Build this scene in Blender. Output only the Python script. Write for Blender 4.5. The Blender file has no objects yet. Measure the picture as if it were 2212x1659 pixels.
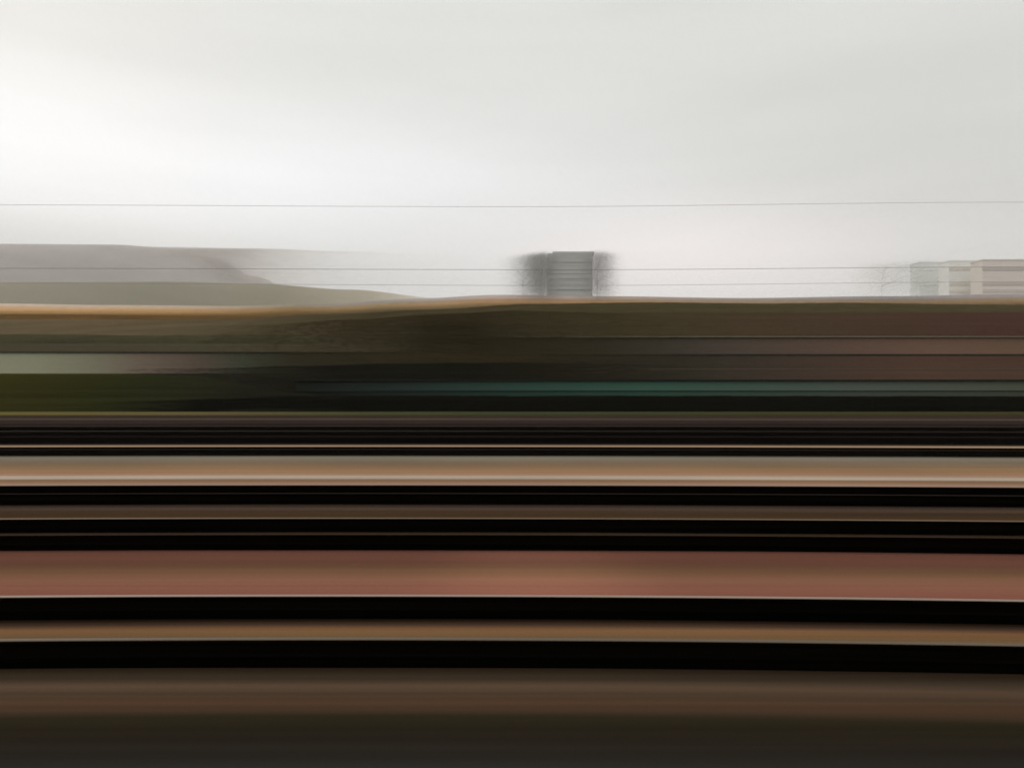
import bpy, bmesh, math, random
import numpy as np
from mathutils import Vector, noise
random.seed(7)
sc = bpy.context.scene
col = sc.collection
R = math.radians

# ------------------------------------------------------------------ measures
W, F, XC, YH = 2212.0, 1485.0, 1106.0, 850.0     # reference picture width, focal length, principal column, horizon row
CAM_Z = 2.66
def ground_d(row): return F * CAM_Z / (row - YH)             # distance of level ground seen at a row
def px(x, D): return (x - XC) / F * D
def pz(y, D): return CAM_Z + (YH - y) / F * D

def lin(c):
    return tuple(((v/255)/12.92 if v/255 <= .04045 else ((v/255+.055)/1.055)**2.4) for v in c)
KH, KV = .78, .40                                            # how brightly a white level / upright surface shows
def lev(c): return tuple(min(.9, v/KH) for v in lin(c)) + (1,)
def upr(c): return tuple(min(.9, v/KV) for v in lin(c)) + (1,)
def slo(c): return tuple(min(.9, v/.62) for v in lin(c)) + (1,)

# ------------------------------------------------------------------ helpers
def tag(o, label=None, cat=None, group=None, kind=None):
    if label: o['label'] = label
    if cat: o['category'] = cat
    if group: o['group'] = group
    if kind: o['kind'] = kind
    return o
def empty(name, loc=(0, 0, 0)):
    o = bpy.data.objects.new(name, None); col.objects.link(o); o.location = loc
    o.empty_display_size = .3
    return o
class MB:
    def __init__(s): s.v, s.f, s.uv = [], [], []
    def quad(s, a, b, c, d, uv=None):
        n = len(s.v); s.v += [a, b, c, d]; s.f.append((n, n+1, n+2, n+3)); s.uv.append(uv or ((0, 0), (1, 0), (1, 1), (0, 1)))
    def box(s, x0, x1, y0, y1, z0, z1):
        p = [(x0,y0,z0),(x1,y0,z0),(x1,y1,z0),(x0,y1,z0),(x0,y0,z1),(x1,y0,z1),(x1,y1,z1),(x0,y1,z1)]
        n = len(s.v); s.v += p
        for f in ((0,3,2,1),(4,5,6,7),(0,1,5,4),(1,2,6,5),(2,3,7,6),(3,0,4,7)):
            s.f.append(tuple(n+i for i in f)); s.uv.append(None)
    def grid(s, rows, uvs=None, close=False):
        n = len(s.v); w = len(rows[0])
        for r in rows: s.v += r
        for j in range(len(rows)-1):
            for i in range(w if close else w-1):
                k = (i+1) % w
                s.f.append((n+j*w+i, n+j*w+k, n+(j+1)*w+k, n+(j+1)*w+i))
                s.uv.append(None if uvs is None else (uvs[j][i], uvs[j][k], uvs[j+1][k], uvs[j+1][i]))
    def poly(s, pts):
        n = len(s.v); s.v += pts; s.f.append(tuple(range(n, n+len(pts)))); s.uv.append(None)
    def build(s, name, mat, parent=None, smooth=False, uv=False):
        me = bpy.data.meshes.new(name); me.from_pydata(s.v, [], s.f)
        if uv:
            l = me.uv_layers.new(name='across')
            for p, u in zip(me.polygons, s.uv):
                if u:
                    for li, c in zip(p.loop_indices, u): l.data[li].uv = c
        if smooth: me.polygons.foreach_set('use_smooth', [True]*len(me.polygons))
        me.materials.append(mat); me.update()
        o = bpy.data.objects.new(name, me); col.objects.link(o)
        if parent: o.parent = parent
        return o

# ------------------------------------------------------------------ materials
def base_mat(name, rough=.85, spec=.25, metal=0):
    m = bpy.data.materials.new(name); m.use_nodes = True
    b = m.node_tree.nodes['Principled BSDF']
    b.inputs['Roughness'].default_value = rough
    b.inputs['Specular IOR Level'].default_value = spec
    b.inputs['Metallic'].default_value = metal
    return m, m.node_tree.nodes, m.node_tree.links, b
def ramp(N, stops, smooth=False):
    r = N.new('ShaderNodeValToRGB'); e = r.color_ramp.elements
    stops = sorted(stops)
    if len(stops) > 30: stops = stops[:30]
    e[0].position, e[0].color = stops[0]
    e[1].position, e[1].color = stops[-1]
    for p, c in stops[1:-1]:
        q = e.new(p); q.color = c
    if smooth: r.color_ramp.interpolation = 'EASE'
    return r
def grain(N, L, scale, seed, detail=4, src='Object'):
    """long-grained noise: weathering drawn out along the line"""
    t = N.new('ShaderNodeTexCoord'); mp = N.new('ShaderNodeMapping')
    mp.inputs['Scale'].default_value = scale
    mp.inputs['Location'].default_value = (seed*3.1, seed*1.7, seed*2.3)
    L.new(t.outputs[src], mp.inputs[0])
    n = N.new('ShaderNodeTexNoise'); n.inputs['Scale'].default_value = 1
    n.inputs['Detail'].default_value = detail; n.inputs['Roughness'].default_value = .6
    L.new(mp.outputs[0], n.inputs['Vector'])
    return n.outputs['Fac']
def times(N, L, a_col, fac, lo, hi):
    mr = N.new('ShaderNodeMapRange'); mr.inputs[1].default_value = .28; mr.inputs[2].default_value = .72
    mr.inputs[3].default_value = lo; mr.inputs[4].default_value = hi
    L.new(fac, mr.inputs[0])
    v = N.new('ShaderNodeVectorMath'); v.operation = 'SCALE'
    L.new(a_col, v.inputs[0]); L.new(mr.outputs[0], v.inputs['Scale'])
    return v.outputs[0]
def across_mat(name, stops, amp=.12, amp_x=.06, scale=(.02, 3, 3), seed=1, rough=.95, spec=.0, patch=None, tint=None):
    """colours laid across the width of a strip (uv v), with long grain along it"""
    m, N, L, b = base_mat(name, rough, spec)
    uv = N.new('ShaderNodeUVMap'); uv.uv_map = 'across'
    sx = N.new('ShaderNodeSeparateXYZ'); L.new(uv.outputs[0], sx.inputs[0])
    r = ramp(N, stops); L.new(sx.outputs[1], r.inputs[0])
    c = times(N, L, r.outputs[0], grain(N, L, scale, seed), 1-amp, 1+amp)
    c = times(N, L, c, grain(N, L, tuple(v*5 if n_ else v for n_, v in enumerate(scale)), seed+3, 3), 1-amp*.7, 1+amp*.7)
    c = times(N, L, c, grain(N, L, (.16, .22, .22), seed+5, 1), 1-amp_x, 1+amp_x)
    if tint:                                    # soil and crop change along the slope
        t = N.new('ShaderNodeTexCoord'); s = N.new('ShaderNodeSeparateXYZ'); L.new(t.outputs['Object'], s.inputs[0])
        q = N.new('ShaderNodeMapRange'); q.inputs[1].default_value = tint[1]; q.inputs[2].default_value = tint[2]; L.new(s.outputs[0], q.inputs[0])
        r2 = ramp(N, [((p-tint[1])/(tint[2]-tint[1]), k+(1,)) for p, k in tint[0]]); L.new(q.outputs[0], r2.inputs[0])
        mm = N.new('ShaderNodeVectorMath'); mm.operation = 'MULTIPLY'; L.new(c, mm.inputs[0]); L.new(r2.outputs[0], mm.inputs[1]); c = mm.outputs[0]
    if patch:                                   # a paler patch in the colour: place, half length, how much paler
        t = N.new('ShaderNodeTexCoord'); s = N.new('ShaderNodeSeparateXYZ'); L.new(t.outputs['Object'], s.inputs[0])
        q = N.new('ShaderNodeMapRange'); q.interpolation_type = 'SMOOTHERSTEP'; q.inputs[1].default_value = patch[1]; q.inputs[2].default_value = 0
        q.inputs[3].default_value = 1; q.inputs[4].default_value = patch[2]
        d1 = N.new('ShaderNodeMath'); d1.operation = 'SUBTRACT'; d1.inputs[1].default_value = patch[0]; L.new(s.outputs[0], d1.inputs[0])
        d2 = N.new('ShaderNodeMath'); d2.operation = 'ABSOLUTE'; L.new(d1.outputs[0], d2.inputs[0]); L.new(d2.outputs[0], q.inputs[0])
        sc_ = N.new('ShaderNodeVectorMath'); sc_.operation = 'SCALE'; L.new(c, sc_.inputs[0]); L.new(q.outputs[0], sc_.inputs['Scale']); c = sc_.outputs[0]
    L.new(c, b.inputs['Base Color'])
    return m
def grain_mat(name, c0, c1, scale=(.01, .6, .6), seed=1, amp_x=.08, scale_x=(.02, .05, .05), rough=.9, spec=.0, metal=0):
    m, N, L, b = base_mat(name, rough, spec, metal)
    r = ramp(N, [(.3, c0), (.7, c1)]); L.new(grain(N, L, scale, seed), r.inputs[0])
    c = times(N, L, r.outputs[0], grain(N, L, scale_x, seed+9, 2), 1-amp_x, 1+amp_x)
    L.new(c, b.inputs['Base Color'])
    return m
def along_mat(name, stops, x0, x1, amp=.1, scale=(.01, .8, .8), seed=1, rough=.95, spec=.0):
    """a long wall whose paint changes from one end to the other"""
    m, N, L, b = base_mat(name, rough, spec)
    t = N.new('ShaderNodeTexCoord'); s = N.new('ShaderNodeSeparateXYZ'); L.new(t.outputs['Object'], s.inputs[0])
    mr = N.new('ShaderNodeMapRange'); mr.inputs[1].default_value = x0; mr.inputs[2].default_value = x1
    L.new(s.outputs[0], mr.inputs[0])
    r = ramp(N, [((p-x0)/(x1-x0), c) for p, c in stops]); L.new(mr.outputs[0], r.inputs[0])
    c = times(N, L, r.outputs[0], grain(N, L, scale, seed), 1-amp, 1+amp)
    L.new(c, b.inputs['Base Color'])
    return m

# ------------------------------------------------------------------ the line of the tracks: a slight bend round the camera
def bend(d0, x):
    u = x/d0
    if abs(u) > 1.6: u = math.copysign(1.6 + math.tanh((abs(u)-1.6)/2), u)
    return d0*(1 - .0134*u - .026*u*u)
def stations(d0, n=64, reach=1.9):
    return [d0*reach*(2*i/n-1) for i in range(n+1)]

# ------------------------------------------------------------------ ground
gm = grain_mat('dark_soil', lev((36, 31, 26)), lev((50, 44, 34)), (.01, .3, .3), 3)
g = MB(); S = 30000
g.grid([[(-S, -200, -.06), (S, -200, -.06)], [(-S, S, -.06), (S, S, -.06)]])
tag(g.build('ground', gm), kind='structure')

def strip(name, rows, d_near, d_far, z=0.0, seed=1, amp=.15, amp_x=.06, patch=None, scale=(.02, 3, 3)):
    """a bed of ballast between two distances; rows = [(picture row, colour)]"""
    stops = []
    for y, c in rows:
        t = (ground_d(y) - d_near)/(d_far-d_near)
        stops.append((min(1, max(0, t)), lev(c)))
    m = across_mat(name, stops, amp, amp_x, scale, seed, patch=patch)
    mb = MB(); n = 6
    R_, U_ = [], []
    for j in range(n+1):
        t = j/n
        xs = stations(d_far)
        R_.append([(x, bend(d_near + (d_far-d_near)*t, x), z + .006*noise.noise((x*.3, j*2.1+seed, 0))) for x in xs])
        U_.append([(x/50, t) for x in xs])
    mb.grid(R_, U_)
    return tag(mb.build(name, m, smooth=True, uv=True), kind='structure')

T1n, T1f, T2n, T2f, T3n, T3f, T4n, T4f = 6.70, 8.14, 11.69, 13.2, 16.5, 18.0, 29.5, 31.0
strip('trackside_ground', [(1440,(46,36,26)),(1452,(52,42,32)),(1466,(62,51,41)),(1482,(80,64,51)),(1497,(66,53,42)),(1515,(70,52,39)),(1532,(64,49,38)),
      (1548,(41,36,25)),(1600,(35,30,25)),(1640,(38,35,31)),(1659,(41,41,38)),(1800,(38,38,36))], 3.4, T1n, seed=2, amp=.14)
strip('track_ballast', [(1335,(20,15,10)),(1341,(40,29,20)),(1350,(72,55,44)),(1358,(118,86,60)),(1368,(112,84,58)),(1378,(104,84,60)),(1440,(90,70,52))], T1n, T1f, seed=3)  # dark far edge: shade at the rail foot put into the colour
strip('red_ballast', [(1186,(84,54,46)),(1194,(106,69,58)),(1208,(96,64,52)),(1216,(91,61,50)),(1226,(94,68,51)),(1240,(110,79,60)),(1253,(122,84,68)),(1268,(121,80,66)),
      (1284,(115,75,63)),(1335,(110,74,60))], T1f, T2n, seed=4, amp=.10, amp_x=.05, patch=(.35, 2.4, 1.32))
strip('track_ballast', [(1149,(52,40,29)),(1156,(48,38,28)),(1188,(40,32,24))], T2n, T2f, seed=5)
strip('brown_ballast', [(1088,(40,32,24)),(1093,(60,48,40)),(1100,(68,55,46)),(1105,(57,44,33)),(1113,(60,46,32)),(1119,(68,52,36)),(1149,(70,56,40))], T2f, T3n, seed=6)
strip('track_ballast', [(1069,(20,18,14)),(1089,(20,18,14))], T3n, T3f, seed=7)
strip('gravel_path', [(983,(60,55,48)),(988,(112,106,93)),(996,(110,97,83)),(1004,(112,93,74)),(1012,(127,101,75)),(1021,(140,108,85)),(1026,(145,118,97)),(1029,(160,145,130)),
      (1033,(158,146,134)),(1036,(118,93,70)),(1040,(128,98,76)),(1046,(142,118,104)),(1069,(120,100,80))], T3f, T4n, seed=8, amp=.11)
strip('track_ballast', [(977,(16,14,11)),(984,(16,14,11))], T4n, T4f, seed=9)
strip('cinder_ballast', [(892,(60,52,38)),(897,(52,44,34)),(902,(50,42,36)),(904.6,(60,50,44)),(905.6,(84,70,62)),(906.8,(56,46,41)),(909,(48,40,36)),(914,(44,37,34)),(917,(32,26,24)),(918,(26,20,18)),(919.5,(50,41,37)),(923,(46,36,33)),(929.5,(40,31,27)),(931,(82,70,64)),(932.2,(60,50,46)),(933,(26,21,18)),(938,(24,20,17)),
      (948,(15,14,11)),(957,(16,14,11)),(959.5,(34,27,22)),(961.5,(92,76,62)),(963.5,(150,126,104)),(967,(156,132,108)),(968.5,(20,17,14)),(977,(14,13,10))], T4f, 96, seed=10, amp=.3, scale=(.008, 1.1, 1.1))

# ------------------------------------------------------------------ railway tracks
black_rail = grain_mat('shaded_rail_side', (.002, .0017, .0011, 1), (.0045, .0038, .0026, 1), (.05, 9, 9), 4, rough=.9, spec=0)  # near-black holds the shade of the backlit rail faces
far_sides = grain_mat('far_track_side', (.006, .0052, .0042, 1), (.010, .0085, .0068, 1), (.05, 9, 9), 8, rough=.95, spec=0)  # far tracks: a slightly lighter near-black
tar = grain_mat('shaded_tarred_timber', (.001, .0009, .0006, 1), (.003, .0025, .0018, 1), (.05, 14, 14), 6, rough=.95, spec=0)  # creosoted timber, with the shade of its backlit face in the colour
heads = {}
def head_mat(c):
    if c not in heads:
        a = lev(tuple(v*.9 for v in c)); b_ = lev(c); dull = sum(c) < 250
        heads[c] = grain_mat('worn_rail_head', a, b_, (.06, 30, 30), len(heads)+2, rough=.95 if dull else .7, spec=0 if dull else .05)
    return heads[c]
PROF = [(-.07, .10), (.07, .10), (.07, .112), (.012, .125), (.012, .215), (.035, .225), (.035, .252), (-.035, .252), (-.035, .225), (-.012, .215), (-.012, .125), (-.07, .112)]
def sweep(mb, prof, d0, n=64):
    xs = stations(d0, n)
    rows = []
    for x in xs:
        y = bend(d0, x)
        rows.append([(x, y+a, z) for a, z in prof])
    mb.grid(rows, close=True)
def rail(parent, d0, hc, wide=.034):
    mb = MB(); sweep(mb, PROF, d0 + .035)
    r = mb.build('rail', far_sides if d0 > 29 else black_rail, parent)
    h = MB(); w = wide
    sweep(h, [(-w, .2525), (w, .2525), (w, .257), (w-.006, .26), (-w+.004, .26), (-w, .257)], d0 + .035)
    h.build('rail_head', head_mat(hc), r)
    s = MB(); sweep(s, [(-.15, -.04), (.15, -.04), (.15, .092), (.144, .0985), (-.144, .0985), (-.15, .092)], d0 + .12)
    s.build('longitudinal_sleeper', far_sides if d0 > 29 else tar, parent)
def track(dn, df, cn, cf, label):
    t = empty('railway_track', (0, 0, 0))
    rail(t, dn, cn); rail(t, df, cf)
    return tag(t, label, 'railway track', 'parallel railway tracks')
track(T1n, T1f, (98,87,75), (144,128,118), 'nearest railway track, two bright worn rails over black sides with tan ballast between')
track(T2n, T2f, (60,48,40), (120,102,86), 'railway track just beyond the wide red brown ballast band')
track(T3n, T3f, (48,40,36), (140,116,104), 'railway track running along the near edge of the pale tan gravel strip')
track(T4n, T4f, (70,56,46), (150,124,98), 'railway track along the far edge of the tan gravel strip, one thin bright rail')
track(36.9, 38.4, (30,26,22), (78,64,58), 'railway track in black cinders, next beyond the thin bright rail')
track(42.4, 43.9, (34,28,24), (104,88,80), 'railway track in dark cinders, second beyond the thin bright rail')
track(48.5, 50.0, (30,24,22), (46,37,33), 'farthest railway track, dull rails in dark brown cinders below the grass bank')

# ------------------------------------------------------------------ lofted hillsides and woods
def lerp(tab, x):
    if x <= tab[0][0]: return tab[0][1:]
    for a, b in zip(tab, tab[1:]):
        if x <= b[0]:
            t = (x-a[0])/(b[0]-a[0]); t = t*t*(3-2*t)
            return tuple(p+(q-p)*t for p, q in zip(a[1:], b[1:]))
    return tab[-1][1:]
def ridge(tab, run_front, run_back, x0=-900, x1=3100, nx=160, bump=.0, seed=0, base=-.3, nz=14, far=None):
    """rows of a rounded ridge; tab = [(column, crest row, crest distance)]"""
    prof = []
    for k in range(nz+1):
        t = k/nz; prof.append((-run_front*(1-t), math.sin(t*math.pi/2)**.85))
    for k in range(1, 6):
        t = k/5; prof.append((run_back*t, math.cos(t*math.pi/2)))
    rows = []
    for dy, hz in prof:
        r = []
        for i in range(nx+1):
            c = x0 + (x1-x0)*i/nx
            y, D = lerp(tab, c)
            if far: D = far(c)
            z = base + (pz(y, D) - base)*hz
            X, Y = px(c, D), D + dy
            if bump:
                z += bump*hz*noise.noise((c*.004+seed*7.7, hz*3+seed, dy*.05))
            r.append((X, Y, z))
        rows.append(r)
    return rows
def leaf_mesh(name, mat, P, w, h, tilt, rs, parent=None, base=None):
    """many small twig-like leaves, plus an optional solid grid under them, as one mesh"""
    n = len(P); a = rs.uniform(-.25, .25, n)
    ux = np.stack([np.cos(a), np.sin(a), rs.uniform(-.05, .05, n)], 1)*w[:, None]
    uz = np.stack([np.zeros(n), np.sin(tilt), np.cos(tilt)], 1)*h[:, None]
    V = np.stack([P-ux, P-uz, P+ux, P+uz], 1).reshape(-1, 3)
    bv = np.array(base.v, dtype=float).reshape(-1, 3) if base else np.zeros((0, 3))
    bf = np.array(base.f, dtype=int).reshape(-1, 4) if base else np.zeros((0, 4), int)
    Fc = np.concatenate([bf, np.arange(4*n).reshape(-1, 4) + len(bv)])
    V = np.concatenate([bv, V])
    me = bpy.data.meshes.new(name)
    me.vertices.add(len(V)); me.vertices.foreach_set('co', V.ravel())
    me.loops.add(Fc.size); me.loops.foreach_set('vertex_index', Fc.ravel().astype(np.int32))
    me.polygons.add(len(Fc)); me.polygons.foreach_set('loop_start', np.arange(0, Fc.size, 4, dtype=np.int32))
    me.update(calc_edges=True); me.validate()
    me.materials.append(mat)
    o = bpy.data.objects.new(name, me); col.objects.link(o)
    if parent: o.parent = parent
    return o
def wood(name, tab, front, back, mat, leaves, size, seed, bump=.6, x0=-700, x1=2900, fade_in=None, fade_out=None, lean=.15, solid=None, fine=.6, long=(3, 10), thin=(.05, .13), gain=1, bias=0, **k):
    """a rounded mass of growth; at its ends it thins out into open twigs"""
    s0, s1 = solid or ((fade_in[1] if fade_in else x0), (fade_out[0] if fade_out else x1))
    mb = MB()
    if s1 > s0: mb.grid(ridge(tab, front, back, s0, s1, bump=bump, seed=seed, **k))
    A = np.array(ridge(tab, front, back, x0, x1, bump=bump, seed=seed, **k))
    rs = np.random.default_rng(seed); nr, nc = A.shape[0]-1, A.shape[1]-1
    N_ = leaves*4
    dz = np.abs(np.diff(A[:, :, 2], axis=0)).mean(1); dz[nr-5:] *= .3; dz += dz.sum()*.004
    J = rs.choice(nr, N_, p=dz/dz.sum()); I = rs.integers(0, nc, N_)
    span = np.ptp(A[:, :, 2], axis=0).mean()*np.ptp(A[:, :, 0]).mean()
    full = N_*2*(size*fine)**2*(sum(long)/2)*(sum(thin)/2)/span          # how many times over the twigs would cover it
    ss, tt = rs.random(N_), rs.random(N_)
    c = x0 + (x1-x0)*(I+ss)/nc
    f = np.ones(N_)
    if fade_in: f = np.minimum(f, (c-fade_in[0])/(fade_in[1]-fade_in[0]))
    if fade_out: f = np.minimum(f, (fade_out[1]-c)/(fade_out[1]-fade_out[0]))
    f = np.clip(f, 0, 1)
    inside = (c >= s0) & (c <= s1)
    keep = rs.random(N_) < np.where(inside, .10, np.clip(-np.log(1-.985*f)*f**bias*gain/full, 0, 1))
    J, I, ss, tt, inside = J[keep], I[keep], ss[keep, None], tt[keep, None], inside[keep]
    a = A[J, I]; P = a + (A[J, I+1]-a)*ss + (A[J+1, I]-a)*tt
    n = len(P)
    P[:, 2] += size*rs.uniform(-.1, .2, n); P[:, 1] -= size*.15
    q = np.where(inside, 1, fine)*size
    return leaf_mesh(name, mat, P, q*rs.uniform(long[0], long[1], n), q*rs.uniform(thin[0], thin[1], n), lean + rs.uniform(-.22, .22, n), rs, None, mb)

# grass bank beyond the last track, high on the left
bm_ = along_mat('rough_grass', [(px(0,100),lev((50,47,20))),(px(300,100),lev((38,40,20))),(px(440,100),lev((36,36,23))),(px(560,100),lev((27,27,20))),(px(820,100),lev((18,18,13))),(px(1000,100),lev((34,34,21))),(px(1500,100),lev((52,52,32))),
      (px(2212,100),lev((62,56,34)))], px(0,100), px(2212,100), .22, (.006, .5, 1.1), 2)
mb = MB(); mb.grid(ridge([(-900,806,104),(250,807,104),(400,812,103),(640,848,100),(900,878,97),(1200,882,96),(3100,883,96)], 13, 20, nz=20))
tag(mb.build('grass_bank', bm_, smooth=True), kind='structure')
# a brighter mown verge at the foot of the bank
vb = MB(); rr, uu = [], []
for j in range(4):
    rr.append([(x, 84+j*1.6+.3*noise.noise((x*.03, j, 1)), [.02, .30, .34, .02][j]) for x in stations(90, 60)])
vb.grid(rr)
tag(vb.build('grass_verge', along_mat('yellow_grass', [(-70,lev((92,84,46))),(-40,lev((86,76,52))),(-20,lev((64,64,42))),(0,lev((56,58,40))),(70,lev((58,54,34)))], -70, 70, .15, (.01,.8,.8), 7), smooth=True), kind='structure')

# ------------------------------------------------------------------ hedge and woods
hedge_m = grain_mat('dark_bramble', upr((10,10,7)), upr((17,16,11)), (.004, .3, .6), 11, amp_x=.2)
wood_tab = [(300,866,91),(480,862,91),(620,857,91),(800,855,91),(3100,857,91)]
tag(wood('hedge', wood_tab, 2.2, 3, hedge_m, 36000, .2, 3, bump=.1, x0=220, fade_in=(230, 470)), 'long black bramble hedge below the teal shed, above the far grass verge', 'hedge', kind='stuff')
near_m = grain_mat('dark_evergreen', upr((19,19,15)), upr((28,27,19)), (.003, .25, .45), 13, amp_x=.15)
mid_m = grain_mat('brown_wood', slo((52,46,32)), slo((66,57,39)), (.0025, .2, .35), 17, amp_x=.15)
top_m = along_mat('olive_wood', [(-330, slo((82,71,52))), (-190, slo((80,69,51))), (-100, slo((66,58,42))), (-45, slo((54,48,33))), (60, slo((60,54,37))), (170, slo((66,58,42)))], -330, 170, .16, (.002, .1, .25), 19)
tag(wood('woodland', [(-700,800,114),(450,798,114),(640,790,114),(900,786,114),(1150,784,114),(1500,790,114)], 5, 6, near_m, 120000, .3, 4, fine=.4, bump=.3, x0=240, x1=1500, fade_in=(260, 740), fade_out=(1000, 1490)),
    'near black green evergreen thicket at the left end of the teal shed', 'woodland', kind='stuff')
tag(wood('woodland', [(-700,716,121),(500,706,121),(760,692,121),(950,679,121),(1120,672,121),(1500,684,121)], 4.5, 6, mid_m, 260000, .36, 5, fine=.3, bump=.4, x0=400, x1=1600, fade_in=(420, 940), fade_out=(1010, 1580)),
    'dark brown wood in the middle of the picture behind the black thicket', 'woodland', kind='stuff')
tag(wood('woodland', [(-900,692,420),(0,692,400),(500,694,360),(760,684,290),(950,677,260),(1150,666,240),(1400,665,230),(1700,665,230),(2212,670,230),(3100,670,230)], 110, 60, top_m, 110000, .34, 6, bump=.5, lean=.75),
    'broad olive wood on the slope below the golden field', 'woodland', kind='stuff')

low_m = grain_mat('dark_olive_wood', slo((46,45,31)), slo((60,56,40)), (.002, .1, .3), 29, amp_x=.15)
tag(wood('woodland', [(-900,720,270),(0,722,262),(400,724,240),(600,724,215),(760,728,195),(900,742,180),(1200,790,170)], 24, 30, low_m, 50000, .3, 9, bump=.5, lean=.5, x0=-900, x1=1200),
    'dark olive wood just above the roof of the pale building on the left', 'woodland', kind='stuff')
hr_m = grain_mat('russet_hedgerow', slo((104,80,48)), slo((124,95,56)), (.002, .1, .25), 23, amp_x=.2)
tag(wood('hedgerow', [(-900,678,445),(0,679,440),(400,681,430),(600,681,430),(800,676,420),(950,668,420),(1150,655,420),(1400,655,420),(1700,656,420),(2212,652,420),(3100,650,420)], 5, 6, hr_m, 60000, .4, 8, bump=.3, base=40, x1=800, solid=(0, 0), fade_out=(250, 800)),
    'thin russet hedgerow along the foot of the golden field, above the olive wood', 'hedgerow', kind='stuff')

# ------------------------------------------------------------------ buildings
# teal shed, long and low
D = 104; X0, X1 = px(640, D), px(2700, D)
shed = empty('shed', (0, 0, 0))
teal = [(px(640,D),upr((25,27,23))),(px(740,D),upr((29,33,30))),(px(900,D),upr((36,45,42))),(px(1150,D),upr((43,63,56))),(px(1400,D),upr((50,74,64))),(px(1600,D),upr((57,74,66))),(px(1850,D),upr((68,74,68))),(px(2212,D),upr((66,70,60)))]
w = MB(); zt = pz(823, D)
n = 8
w.box(X0, X1, D, D+9, pz(843.5, D), zt)
w.build('wall', along_mat('teal_boarding', teal, X0, px(2212, D), .08, (.01, 1, 2.2), 21), shed)
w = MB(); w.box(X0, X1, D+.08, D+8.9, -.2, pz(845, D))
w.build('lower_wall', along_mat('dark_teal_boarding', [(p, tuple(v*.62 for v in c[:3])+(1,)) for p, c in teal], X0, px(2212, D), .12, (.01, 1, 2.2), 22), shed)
w = MB(); w.box(X0, X1, D-.05, D+.078, pz(845, D)+.003, pz(843.5, D)-.003)
dark_trim = grain_mat('dark_trim', upr((26,30,28)), upr((36,38,34)), (.05, 2, 2), 5)
w.build('waist_rail', dark_trim, shed)
w = MB(); zr = pz(820, D)
w.poly([(X0-.3, D-.5, zt+.003), (X1, D-.5, zt+.003), (X1, D-.5, zr), (X0-.3, D-.5, zr)])
w.poly([(X0-.3, D-.5, zr), (X1, D-.5, zr), (X1, D+9.4, zr+.15), (X0-.3, D+9.4, zr+.15)])
w.poly([(X0-.3, D-.5, zt+.003), (X0-.3, D+9.4, zt+.003), (X1, D+9.4, zt+.003), (X1, D-.5, zt+.003)])
w.poly([(X0-.3, D-.5, zt+.003), (X0-.3, D-.5, zr), (X0-.3, D+9.4, zr+.15), (X0-.3, D+9.4, zt+.003)])
w.build('roof', grain_mat('felt_roof', upr((24,23,20)), upr((34,32,28)), (.02, 1, 1), 8), shed)
tag(shed, 'long low teal painted shed behind the black hedge', 'shed')

# long brick warehouse behind the shed
D = 128; X0, X1 = px(1020, D), px(2800, D)
bw = empty('brick_warehouse', (0, 0, 0))
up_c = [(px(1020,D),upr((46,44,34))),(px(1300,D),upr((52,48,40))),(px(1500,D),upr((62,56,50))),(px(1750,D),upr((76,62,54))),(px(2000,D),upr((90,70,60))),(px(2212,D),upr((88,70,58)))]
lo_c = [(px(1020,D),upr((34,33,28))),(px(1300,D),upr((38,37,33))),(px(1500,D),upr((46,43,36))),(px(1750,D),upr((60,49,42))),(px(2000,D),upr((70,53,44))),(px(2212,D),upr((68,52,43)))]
ze, zm = pz(729, D), pz(765, D)
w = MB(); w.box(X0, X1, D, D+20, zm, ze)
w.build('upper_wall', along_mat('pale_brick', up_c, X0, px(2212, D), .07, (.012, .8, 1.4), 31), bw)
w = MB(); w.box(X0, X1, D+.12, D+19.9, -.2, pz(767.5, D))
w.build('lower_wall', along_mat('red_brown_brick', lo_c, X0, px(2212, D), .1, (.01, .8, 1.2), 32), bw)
w = MB(); w.box(X0, X1, D-.02, D+.1, pz(767.5, D)+.004, zm-.004)
w.build('string_course', dark_trim, bw)
w = MB(); w.box(X0, X1, D+.06, D+.118, pz(798.5, D), pz(797, D))
w.build('sill_band', grain_mat('pale_band', upr((70,60,52)), upr((78,66,58)), (.05, 2, 2), 9), bw)
w = MB(); w.box(X0-.3, X1, D-.55, D-.3, ze, ze+.16)
w.build('gutter', grain_mat('grey_gutter', upr((86,84,72)), upr((96,88,78)), (.05, 2, 2), 9), bw)
zr = pz(675, D+10)
w = MB()
w.grid([[(X0-.3, D-.28, ze+.004), (X1, D-.28, ze+.004)], [(X0-.3, D+10, zr), (X1, D+10, zr)], [(X0-.3, D+20.3, ze+.004), (X1, D+20.3, ze+.004)]])
w.poly([(X0, D, ze), (X0, D+20, ze), (X0, D+10, zr-.3)])
roof_c = [(px(1020,D),slo((52,48,32))),(px(1300,D),slo((54,49,33))),(px(1600,D),slo((58,48,35))),(px(1900,D),slo((61,47,37))),(px(2212,D),slo((62,44,37)))]
w.build('roof', along_mat('brown_tiles', roof_c, X0, px(2212, D), .12, (.012, .6, .9), 33), bw)
tag(bw, 'long brown brick warehouse with dark tiled roof rising behind the teal shed', 'warehouse')

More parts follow.
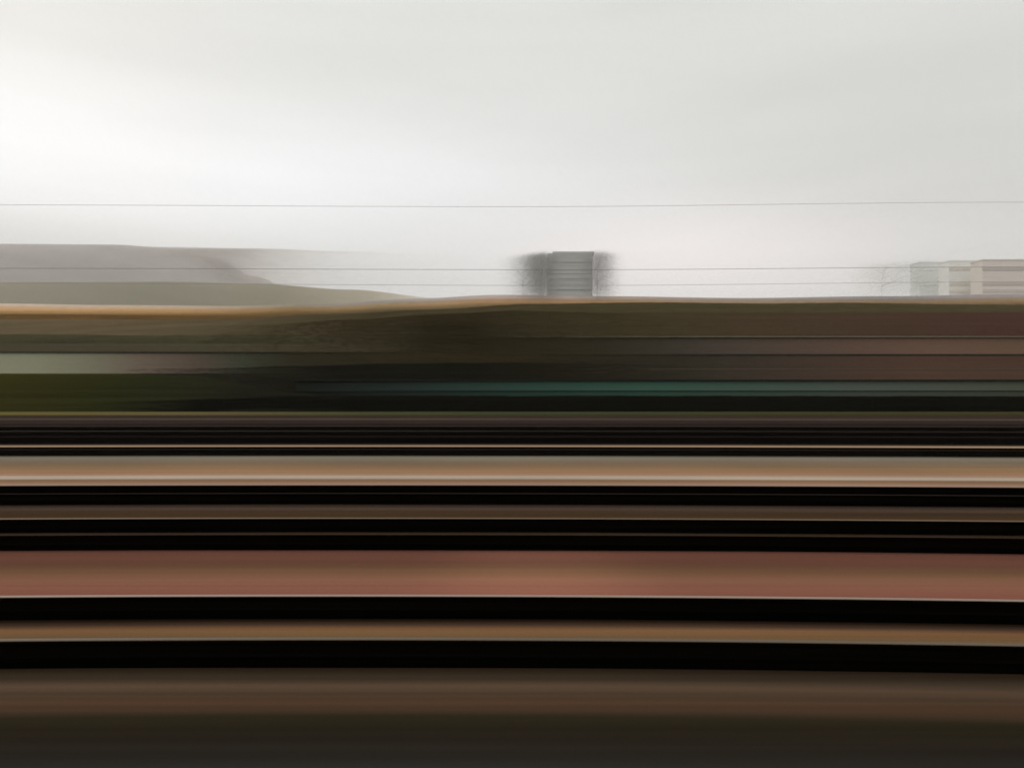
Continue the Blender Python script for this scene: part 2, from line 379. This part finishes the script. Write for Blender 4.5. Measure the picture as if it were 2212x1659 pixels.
# pale rendered row on the left
D = 140; X0, X1 = px(-700, D), px(880, D)
ph = empty('terraced_building', (0, 0, 0))
wc = [(px(-100,D),upr((122,122,104))),(px(80,D),upr((116,116,98))),(px(200,D),upr((104,101,86))),(px(310,D),upr((92,81,71))),(px(420,D),upr((76,66,58))),(px(520,D),upr((56,60,50))),(px(640,D),upr((40,40,32))),(px(860,D),upr((36,34,25)))]
zt = pz(762, D)
zp = pz(807, D)
w = MB(); w.box(X0, X1, D, D+10, zp, zt)
w.build('wall', along_mat('pale_render', wc, px(-100, D), X1, .06, (.012, 1, 1.6), 41), ph)
w = MB(); w.box(X0, X1, D+.1, D+9.9, -.2, zp-.003)
w.build('lower_wall', grain_mat('dark_stone', upr((26,27,21)), upr((34,33,27)), (.012, 1, 1.6), 42), ph)
w = MB(); w.box(X0-.2, X1+.2, D-.4, D-.15, zt, zt+.16)
w.build('gutter', dark_trim, ph)
w = MB(); zr = pz(742, D+5)
w.grid([[(X0-.2, D-.14, zt+.003), (X1+.2, D-.14, zt+.003)], [(X0-.2, D+5, zr), (X1+.2, D+5, zr)], [(X0-.2, D+10.2, zt+.003), (X1+.2, D+10.2, zt+.003)]])
w.poly([(X1, D, zt), (X1, D+10, zt), (X1, D+5, zr-.2)]); w.poly([(X0, D, zt), (X0, D+10, zt), (X0, D+5, zr-.2)])
w.build('roof', grain_mat('mossy_tiles', slo((56,53,40)), slo((66,60,46)), (.012, .7, .9), 43), ph)
tag(ph, 'low pale grey green rendered building on the left above the grass bank', 'building')

# ------------------------------------------------------------------ golden field, hills
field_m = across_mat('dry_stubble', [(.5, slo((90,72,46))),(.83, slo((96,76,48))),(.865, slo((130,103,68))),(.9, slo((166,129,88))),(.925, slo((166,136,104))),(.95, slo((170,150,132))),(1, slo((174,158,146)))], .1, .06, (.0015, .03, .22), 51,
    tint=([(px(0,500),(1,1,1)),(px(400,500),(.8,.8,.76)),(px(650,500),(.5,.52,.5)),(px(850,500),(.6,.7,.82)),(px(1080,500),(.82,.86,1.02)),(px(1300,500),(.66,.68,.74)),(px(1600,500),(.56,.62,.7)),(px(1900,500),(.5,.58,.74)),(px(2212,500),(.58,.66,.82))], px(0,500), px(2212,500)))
field_tab = [(-900,655,520),(0,657,520),(250,660,520),(500,662,515),(700,658,510),(900,646,505),(1080,638,500),(1300,641,500),(1600,645,500),(1900,641,500),(2212,636,500),(3100,634,500)]
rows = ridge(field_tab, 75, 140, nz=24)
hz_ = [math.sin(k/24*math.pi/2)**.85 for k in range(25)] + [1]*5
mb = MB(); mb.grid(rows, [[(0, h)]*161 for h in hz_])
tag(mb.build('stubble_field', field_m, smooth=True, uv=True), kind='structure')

def far_hill(c): return 900*math.exp(.0007*c)
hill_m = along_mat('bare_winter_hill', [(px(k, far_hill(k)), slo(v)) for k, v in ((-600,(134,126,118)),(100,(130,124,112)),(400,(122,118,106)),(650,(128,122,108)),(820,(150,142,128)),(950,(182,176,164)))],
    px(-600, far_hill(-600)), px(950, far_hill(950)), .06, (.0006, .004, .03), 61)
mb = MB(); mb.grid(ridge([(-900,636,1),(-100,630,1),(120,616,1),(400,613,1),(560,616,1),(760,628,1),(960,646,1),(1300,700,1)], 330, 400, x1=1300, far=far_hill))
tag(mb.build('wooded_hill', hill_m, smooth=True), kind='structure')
def far_mount(c): return -1684/((c-XC)/F - .176)                 # a straight ridge running away to the right
mount_m = across_mat('hazed_hill', [((k+900)/2000, slo(v)) for k, v in ((-700,(166,156,157)),(0,(162,154,154)),(350,(158,153,150)),(640,(166,162,159)),(780,(224,223,220)),(980,(236,235,233)))], .05, .03, (.0004, .0006, .012), 63)  # paler stops rightwards: fading haze put into the hill colour
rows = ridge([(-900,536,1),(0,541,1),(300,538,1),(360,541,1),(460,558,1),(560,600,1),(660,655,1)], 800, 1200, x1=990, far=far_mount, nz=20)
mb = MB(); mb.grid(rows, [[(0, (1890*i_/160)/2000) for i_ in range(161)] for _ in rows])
tag(wood('hill_fade_twigs', [(-900,536,1),(0,539,1),(300,537,1),(550,539,1),(750,545,1),(1000,556,1)], 500, 600, grain_mat('hill_fade_grey', slo((186,181,179)), slo((198,193,190)), (.0004, .001, .012), 64, amp_x=.04), 400000, 1.0, 31, bump=0,
    x0=250, x1=1010, solid=(0, 0), fade_out=(420, 1030), gain=4.0, bias=.9, far=far_mount, nz=20, fine=1, long=(10, 30), thin=(.04, .09), lean=.75), 'hazy grey shell of loose twigs added to fade the far hill out rightwards', 'woodland', kind='stuff')  # floating twig shell, added to dissolve the right end of the hill
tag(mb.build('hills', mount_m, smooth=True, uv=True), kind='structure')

# ------------------------------------------------------------------ far tower, far blocks, trees
D = 900
tw = empty('tower_block', (px(1230, D), D, 0))
conc = grain_mat('grey_concrete', upr((110,111,108)), upr((132,133,131)), (.004, .05, .5), 71, amp_x=.03)
def rel(a, b, y0, y1, d0, d1, cx=1230):
    return (px(a, D)-px(cx, D), px(b, D)-px(cx, D), d0, d1, pz(y0, D), pz(y1, D))
w = MB(); w.box(*rel(1184, 1280, 700, 548, 0, 30)); w.build('wall', conc, tw)
w = MB(); w.box(*rel(1194, 1284, 547.8, 543, 2, 27)); w.build('roof_storey', conc, tw)
for y in (566, 590, 601, 625):
    w = MB(); w.box(*rel(1182, 1282, y+1.2, y, -.7, -.02)); w.build('balcony', grain_mat('dark_balcony', upr((112,112,108)), upr((122,120,117)), (.01, .1, .1), 3), tw)
tag(tw, 'lone dark grey tower block standing above the middle of the horizon', 'tower block')

def pale_block(a, b, ytop, D, c, label, lines):  # c gets paler block by block leftwards: haze put into the wall colour
    t = empty('apartment_block', (px((a+b)/2, D), D, 0))
    hw = (px(b, D)-px(a, D))/2
    w = MB(); w.box(-hw, hw, 0, 18, 0, pz(ytop, D)); w.build('wall', grain_mat('hazed_beige_render', upr(tuple(v*.97 for v in c)), upr(c), (.01, .1, .35), int(a), amp_x=.02), t)
    w = MB(); w.box(-hw-.4, hw+.4, -.5, 18.5, pz(ytop, D)+.01, pz(ytop-2.5, D)); w.build('roof', grain_mat('pale_roof', upr(tuple(v*.94 for v in c)), upr(tuple(v*.98 for v in c)), (.01, .1, .1), 5), t)
    for y, k in lines:
        w = MB(); w.box(-hw-.2, hw+.2, -.6, -.01, pz(y+3.5, D), pz(y-3, D)); w.build('balcony_band', grain_mat('band', upr(tuple(v*k for v in c)), upr(tuple(v*(k+.02) for v in c)), (.01, .1, .1), 5), t)
    tag(t, label, 'apartment block', 'far apartment blocks on the right of the horizon')
pale_block(2122, 2700, 563, 700, (154,148,142), 'darkest beige apartment block at the right edge of the horizon', [(581, .84), (613, .86), (628, .9)])
pale_block(2050, 2119, 565, 740, (172,167,161), 'beige apartment block second from the right edge of the horizon', [(581, .86), (613, .88), (628, .92)])
pale_block(1986, 2047, 568, 780, (206,201,196), 'light beige apartment block third from the right edge of the horizon', [(581, .89), (613, .91)])

def tree(cx, top, base, D, spread, n, c, label, skew=0, seed=1, group='bare trees beside the far tower block'):
    rnd = random.Random(seed)
    zb, zt = pz(base, D), pz(top, D); H = zt-zb; s = spread/F*D
    t = empty('bare_tree', (px(cx, D), D, zb-1))
    bark = grain_mat('grey_bark', upr(tuple(v*.8 for v in c)), upr(tuple(v*.9 for v in c)), (.5, .5, .5), 4)
    tr = MB()
    def limb(a, b, r0, r1, k=6):
        a, b = Vector(a), Vector(b); d = (b-a).normalized(); u = d.orthogonal().normalized(); v = d.cross(u)
        rows = []
        for p, r in ((a, r0), (b, r1)):
            rows.append([tuple(p+(u*math.cos(q*6.2832/k)+v*math.sin(q*6.2832/k))*r) for q in range(k)])
        tr.grid(rows, close=True)
    limb((0, 0, 0), (0, 0, H*.5), H*.0045, H*.0035); limb((0, 0, H*.5), (s*.1, 0, H*.92), H*.0035, H*.0012)
    for _ in range(16):
        h = rnd.uniform(.25, .8)*H; q = rnd.uniform(0, 6.28)
        limb((0, 0, h), (s*.55*math.cos(q), s*.55*math.sin(q), min(H*.97, h+rnd.uniform(.08, .25)*H)), H*.0028, H*.001, 4)
    tr.build('trunk', bark, t)
    rs = np.random.default_rng(seed)
    x = rs.normal(skew*s, s*.42, n); x = x[np.abs(x) < s*1.4]; n = len(x)
    z = 1 + H*(.02+.96*rs.random(n)**.8) - np.abs(x/s)*H*.03
    P = np.stack([x, rs.normal(0, s*.4, n), z], 1)
    leaf_mesh('crown', grain_mat('grey_twigs', upr(tuple(v*.9 for v in c)), upr(c), (.02, .1, .3), seed, amp_x=.05), P, rs.uniform(.08, .35, n), rs.uniform(.015, .035, n), rs.uniform(-.22, .22, n), rs, t)
    tag(t, label, 'tree', group)
tree(1170, 548, 642, 480, 50, 135000, (126,126,124), 'grey bare tree close against the left side of the tower block', seed=11)
tree(1130, 553, 642, 470, 56, 22000, (136,136,134), 'thinner pale bare tree standing left of the tower block', seed=12)
tree(1290, 545, 643, 480, 50, 76000, (126,125,124), 'grey bare tree close against the right side of the tower block', seed=13)

G2 = 'bare trees at the left end of the far apartment blocks'
tree(1980, 566, 640, 480, 84, 30000, (160,164,156), 'pale bare tree just left of the far apartment blocks', seed=21, group=G2)
tree(1905, 570, 640, 480, 76, 16000, (162,156,150), 'very thin pale bare tree standing farthest left of the apartment blocks', seed=22, group=G2)

# ------------------------------------------------------------------ overhead wires
def wire(D, pts, r, c, label):
    mb = MB(); rows = []
    n = 120
    for i in range(n+1):
        x = -2600 + 7400*i/n
        y = lerp(pts, x)[0]
        X, Z = px(x, D), pz(y, D)
        rows.append([(X, D+r*math.cos(q*1.0472), Z+r*math.sin(q*1.0472)) for q in range(6)])
    mb.grid(rows, close=True)
    o = mb.build('overhead_wire', grain_mat('wire_grey', upr(tuple(v*.9 for v in c)), upr(c), (1, 1, 1), 3, rough=.6), smooth=True)
    tag(o, label, 'wire', 'overhead wires above the tracks')
wire(12.4, [(-2600,430),(0,443),(1100,447),(2212,437),(4800,420)], .0036, (170,168,166), 'highest overhead wire, faint against the bright sky')
wire(17.2, [(-2600,570),(0,580),(1240,583),(2212,577),(4800,566)], .0050, (96,92,92), 'middle overhead wire, thin dark line crossing the tower block')
wire(19.6, [(-2600,600),(0,612),(1240,617),(2212,609),(4800,598)], .0045, (110,106,106), 'lowest overhead wire, just above the golden skyline')

# ------------------------------------------------------------------ haze
hz = MB(); hz.box(-24000, 24000, -300, 24000, -1.5, 1250)
hm = bpy.data.materials.new('haze_air'); hm.use_nodes = True
N, L = hm.node_tree.nodes, hm.node_tree.links
N.clear()
o_ = N.new('ShaderNodeOutputMaterial'); v_ = N.new('ShaderNodeVolumePrincipled')
v_.inputs['Color'].default_value = (1, .995, .985, 1); v_.inputs['Density'].default_value = 5e-5; v_.inputs['Anisotropy'].default_value = .1
L.new(v_.outputs[0], o_.inputs['Volume'])
tag(hz.build('haze', hm), kind='stuff')

# ------------------------------------------------------------------ sky, sun
SUN_EL, SUN_AZ = 24, -36
wd = bpy.data.worlds.new('World'); sc.world = wd; wd.use_nodes = True
N, L = wd.node_tree.nodes, wd.node_tree.links
N.clear()
out = N.new('ShaderNodeOutputWorld')
sky = N.new('ShaderNodeTexSky'); sky.sky_type = 'NISHITA'; sky.sun_disc = False
sky.sun_elevation = R(SUN_EL); sky.sun_rotation = R(SUN_AZ)
bs = N.new('ShaderNodeBackground'); bs.inputs['Strength'].default_value = .08
L.new(sky.outputs[0], bs.inputs[0])
tc = N.new('ShaderNodeTexCoord')
nrm = N.new('ShaderNodeVectorMath'); nrm.operation = 'NORMALIZE'; L.new(tc.outputs['Generated'], nrm.inputs[0])
def gauss(direction, scale, width):
    d = Vector(direction).normalized()
    s = N.new('ShaderNodeVectorMath'); s.operation = 'SUBTRACT'; L.new(nrm.outputs[0], s.inputs[0]); s.inputs[1].default_value = d
    k = N.new('ShaderNodeVectorMath'); k.operation = 'MULTIPLY'; L.new(s.outputs[0], k.inputs[0]); k.inputs[1].default_value = scale
    dt = N.new('ShaderNodeVectorMath'); dt.operation = 'DOT_PRODUCT'; L.new(k.outputs[0], dt.inputs[0]); L.new(k.outputs[0], dt.inputs[1])
    m = N.new('ShaderNodeMath'); m.operation = 'MULTIPLY'; L.new(dt.outputs['Value'], m.inputs[0]); m.inputs[1].default_value = -1/(width*width)
    e = N.new('ShaderNodeMath'); e.operation = 'EXPONENT'; L.new(m.outputs[0], e.inputs[0])
    return e.outputs[0]
def mixc(fac, a, b, gain=1.0):
    g_ = N.new('ShaderNodeMath'); g_.operation = 'MULTIPLY'; g_.inputs[1].default_value = gain; g_.use_clamp = True
    L.new(fac, g_.inputs[0])
    m = N.new('ShaderNodeMix'); m.data_type = 'RGBA'
    L.new(g_.outputs[0], m.inputs['Factor'])
    if isinstance(a, tuple): m.inputs['A'].default_value = a
    else: L.new(a, m.inputs['A'])
    m.inputs['B'].default_value = b
    return m.outputs['Result']
def pdir(x, y): return ((x-XC)/F, 1, (YH-y)/F)
c = mixc(gauss(pdir(1950, 410), (1, .6, 2.2), .44), (.825, .818, .78, 1), (.685, .68, .645, 1))       # greyer cloud to the right
c = mixc(gauss(pdir(1400, 575), (.8, .4, 3.2), .23), c, (1.10, 1.01, .99, 1), 1.0)                   # rosy thin cloud low in the middle
c = mixc(gauss(pdir(-150, 255), (1, .6, 3.5), .36), c, (1.06, 1.085, 1.13, 1), 1.2)                   # bright cloud round the sun
c = mixc(gauss(pdir(560, 360), (.75, .5, 3.9), .36), c, (1.03, 1.03, 1.05, 1), .9)
c = mixc(gauss(pdir(-100, 565), (.5, .3, 6.5), .40), c, (.62, .62, .615, 1), .95)                    # dull bank of cloud low on the left
c = mixc(gauss(pdir(-100, -120), (.5, .5, 3.4), .42), c, (.80, .80, .77, 1), .9)
mp = N.new('ShaderNodeMapping'); mp.inputs['Scale'].default_value = (1.4, 1.4, 9); L.new(nrm.outputs[0], mp.inputs[0])
nz_ = N.new('ShaderNodeTexNoise'); nz_.inputs['Scale'].default_value = 1.6; nz_.inputs['Detail'].default_value = 6; L.new(mp.outputs[0], nz_.inputs['Vector'])
mr = N.new('ShaderNodeMapRange'); mr.inputs[1].default_value = .3; mr.inputs[2].default_value = .7; mr.inputs[3].default_value = .962; mr.inputs[4].default_value = 1.038
L.new(nz_.outputs['Fac'], mr.inputs[0])
sca = N.new('ShaderNodeVectorMath'); sca.operation = 'SCALE'; L.new(c, sca.inputs[0]); L.new(mr.outputs[0], sca.inputs['Scale'])
bc = N.new('ShaderNodeBackground'); L.new(sca.outputs[0], bc.inputs[0]); bc.inputs['Strength'].default_value = 1.0
mx = N.new('ShaderNodeMixShader'); mx.inputs[0].default_value = .93
L.new(bs.outputs[0], mx.inputs[1]); L.new(bc.outputs[0], mx.inputs[2]); L.new(mx.outputs[0], out.inputs['Surface'])

sd = bpy.data.lights.new('sun', 'SUN'); sd.energy = 1.0; sd.angle = R(12); sd.color = (1, .95, .87)
so = bpy.data.objects.new('sun', sd); col.objects.link(so)
dirv = Vector((math.sin(R(SUN_AZ))*math.cos(R(SUN_EL)), math.cos(R(SUN_AZ))*math.cos(R(SUN_EL)), math.sin(R(SUN_EL))))
so.rotation_euler = (-dirv).to_track_quat('-Z', 'Y').to_euler()

# ------------------------------------------------------------------ camera
cd = bpy.data.cameras.new('camera'); co = bpy.data.objects.new('camera', cd); col.objects.link(co)
co.location = (0, 0, CAM_Z); co.rotation_euler = (R(90), 0, 0)
cd.sensor_width = 36; cd.lens = 36*F/W; cd.shift_y = (YH-829.5)/W
cd.clip_start = .1; cd.clip_end = 80000
sc.camera = co
sc.view_settings.view_transform = 'Standard'; sc.view_settings.look = 'None'
sc.view_settings.exposure = 0; sc.view_settings.gamma = 1
sc.render.engine = 'CYCLES'
sc.cycles.use_denoising = True
sc.cycles.denoising_input_passes = 'RGB'
sc.cycles.volume_bounces = 4
sc.cycles.max_bounces = 6
sc.cycles.filter_width = 1.7
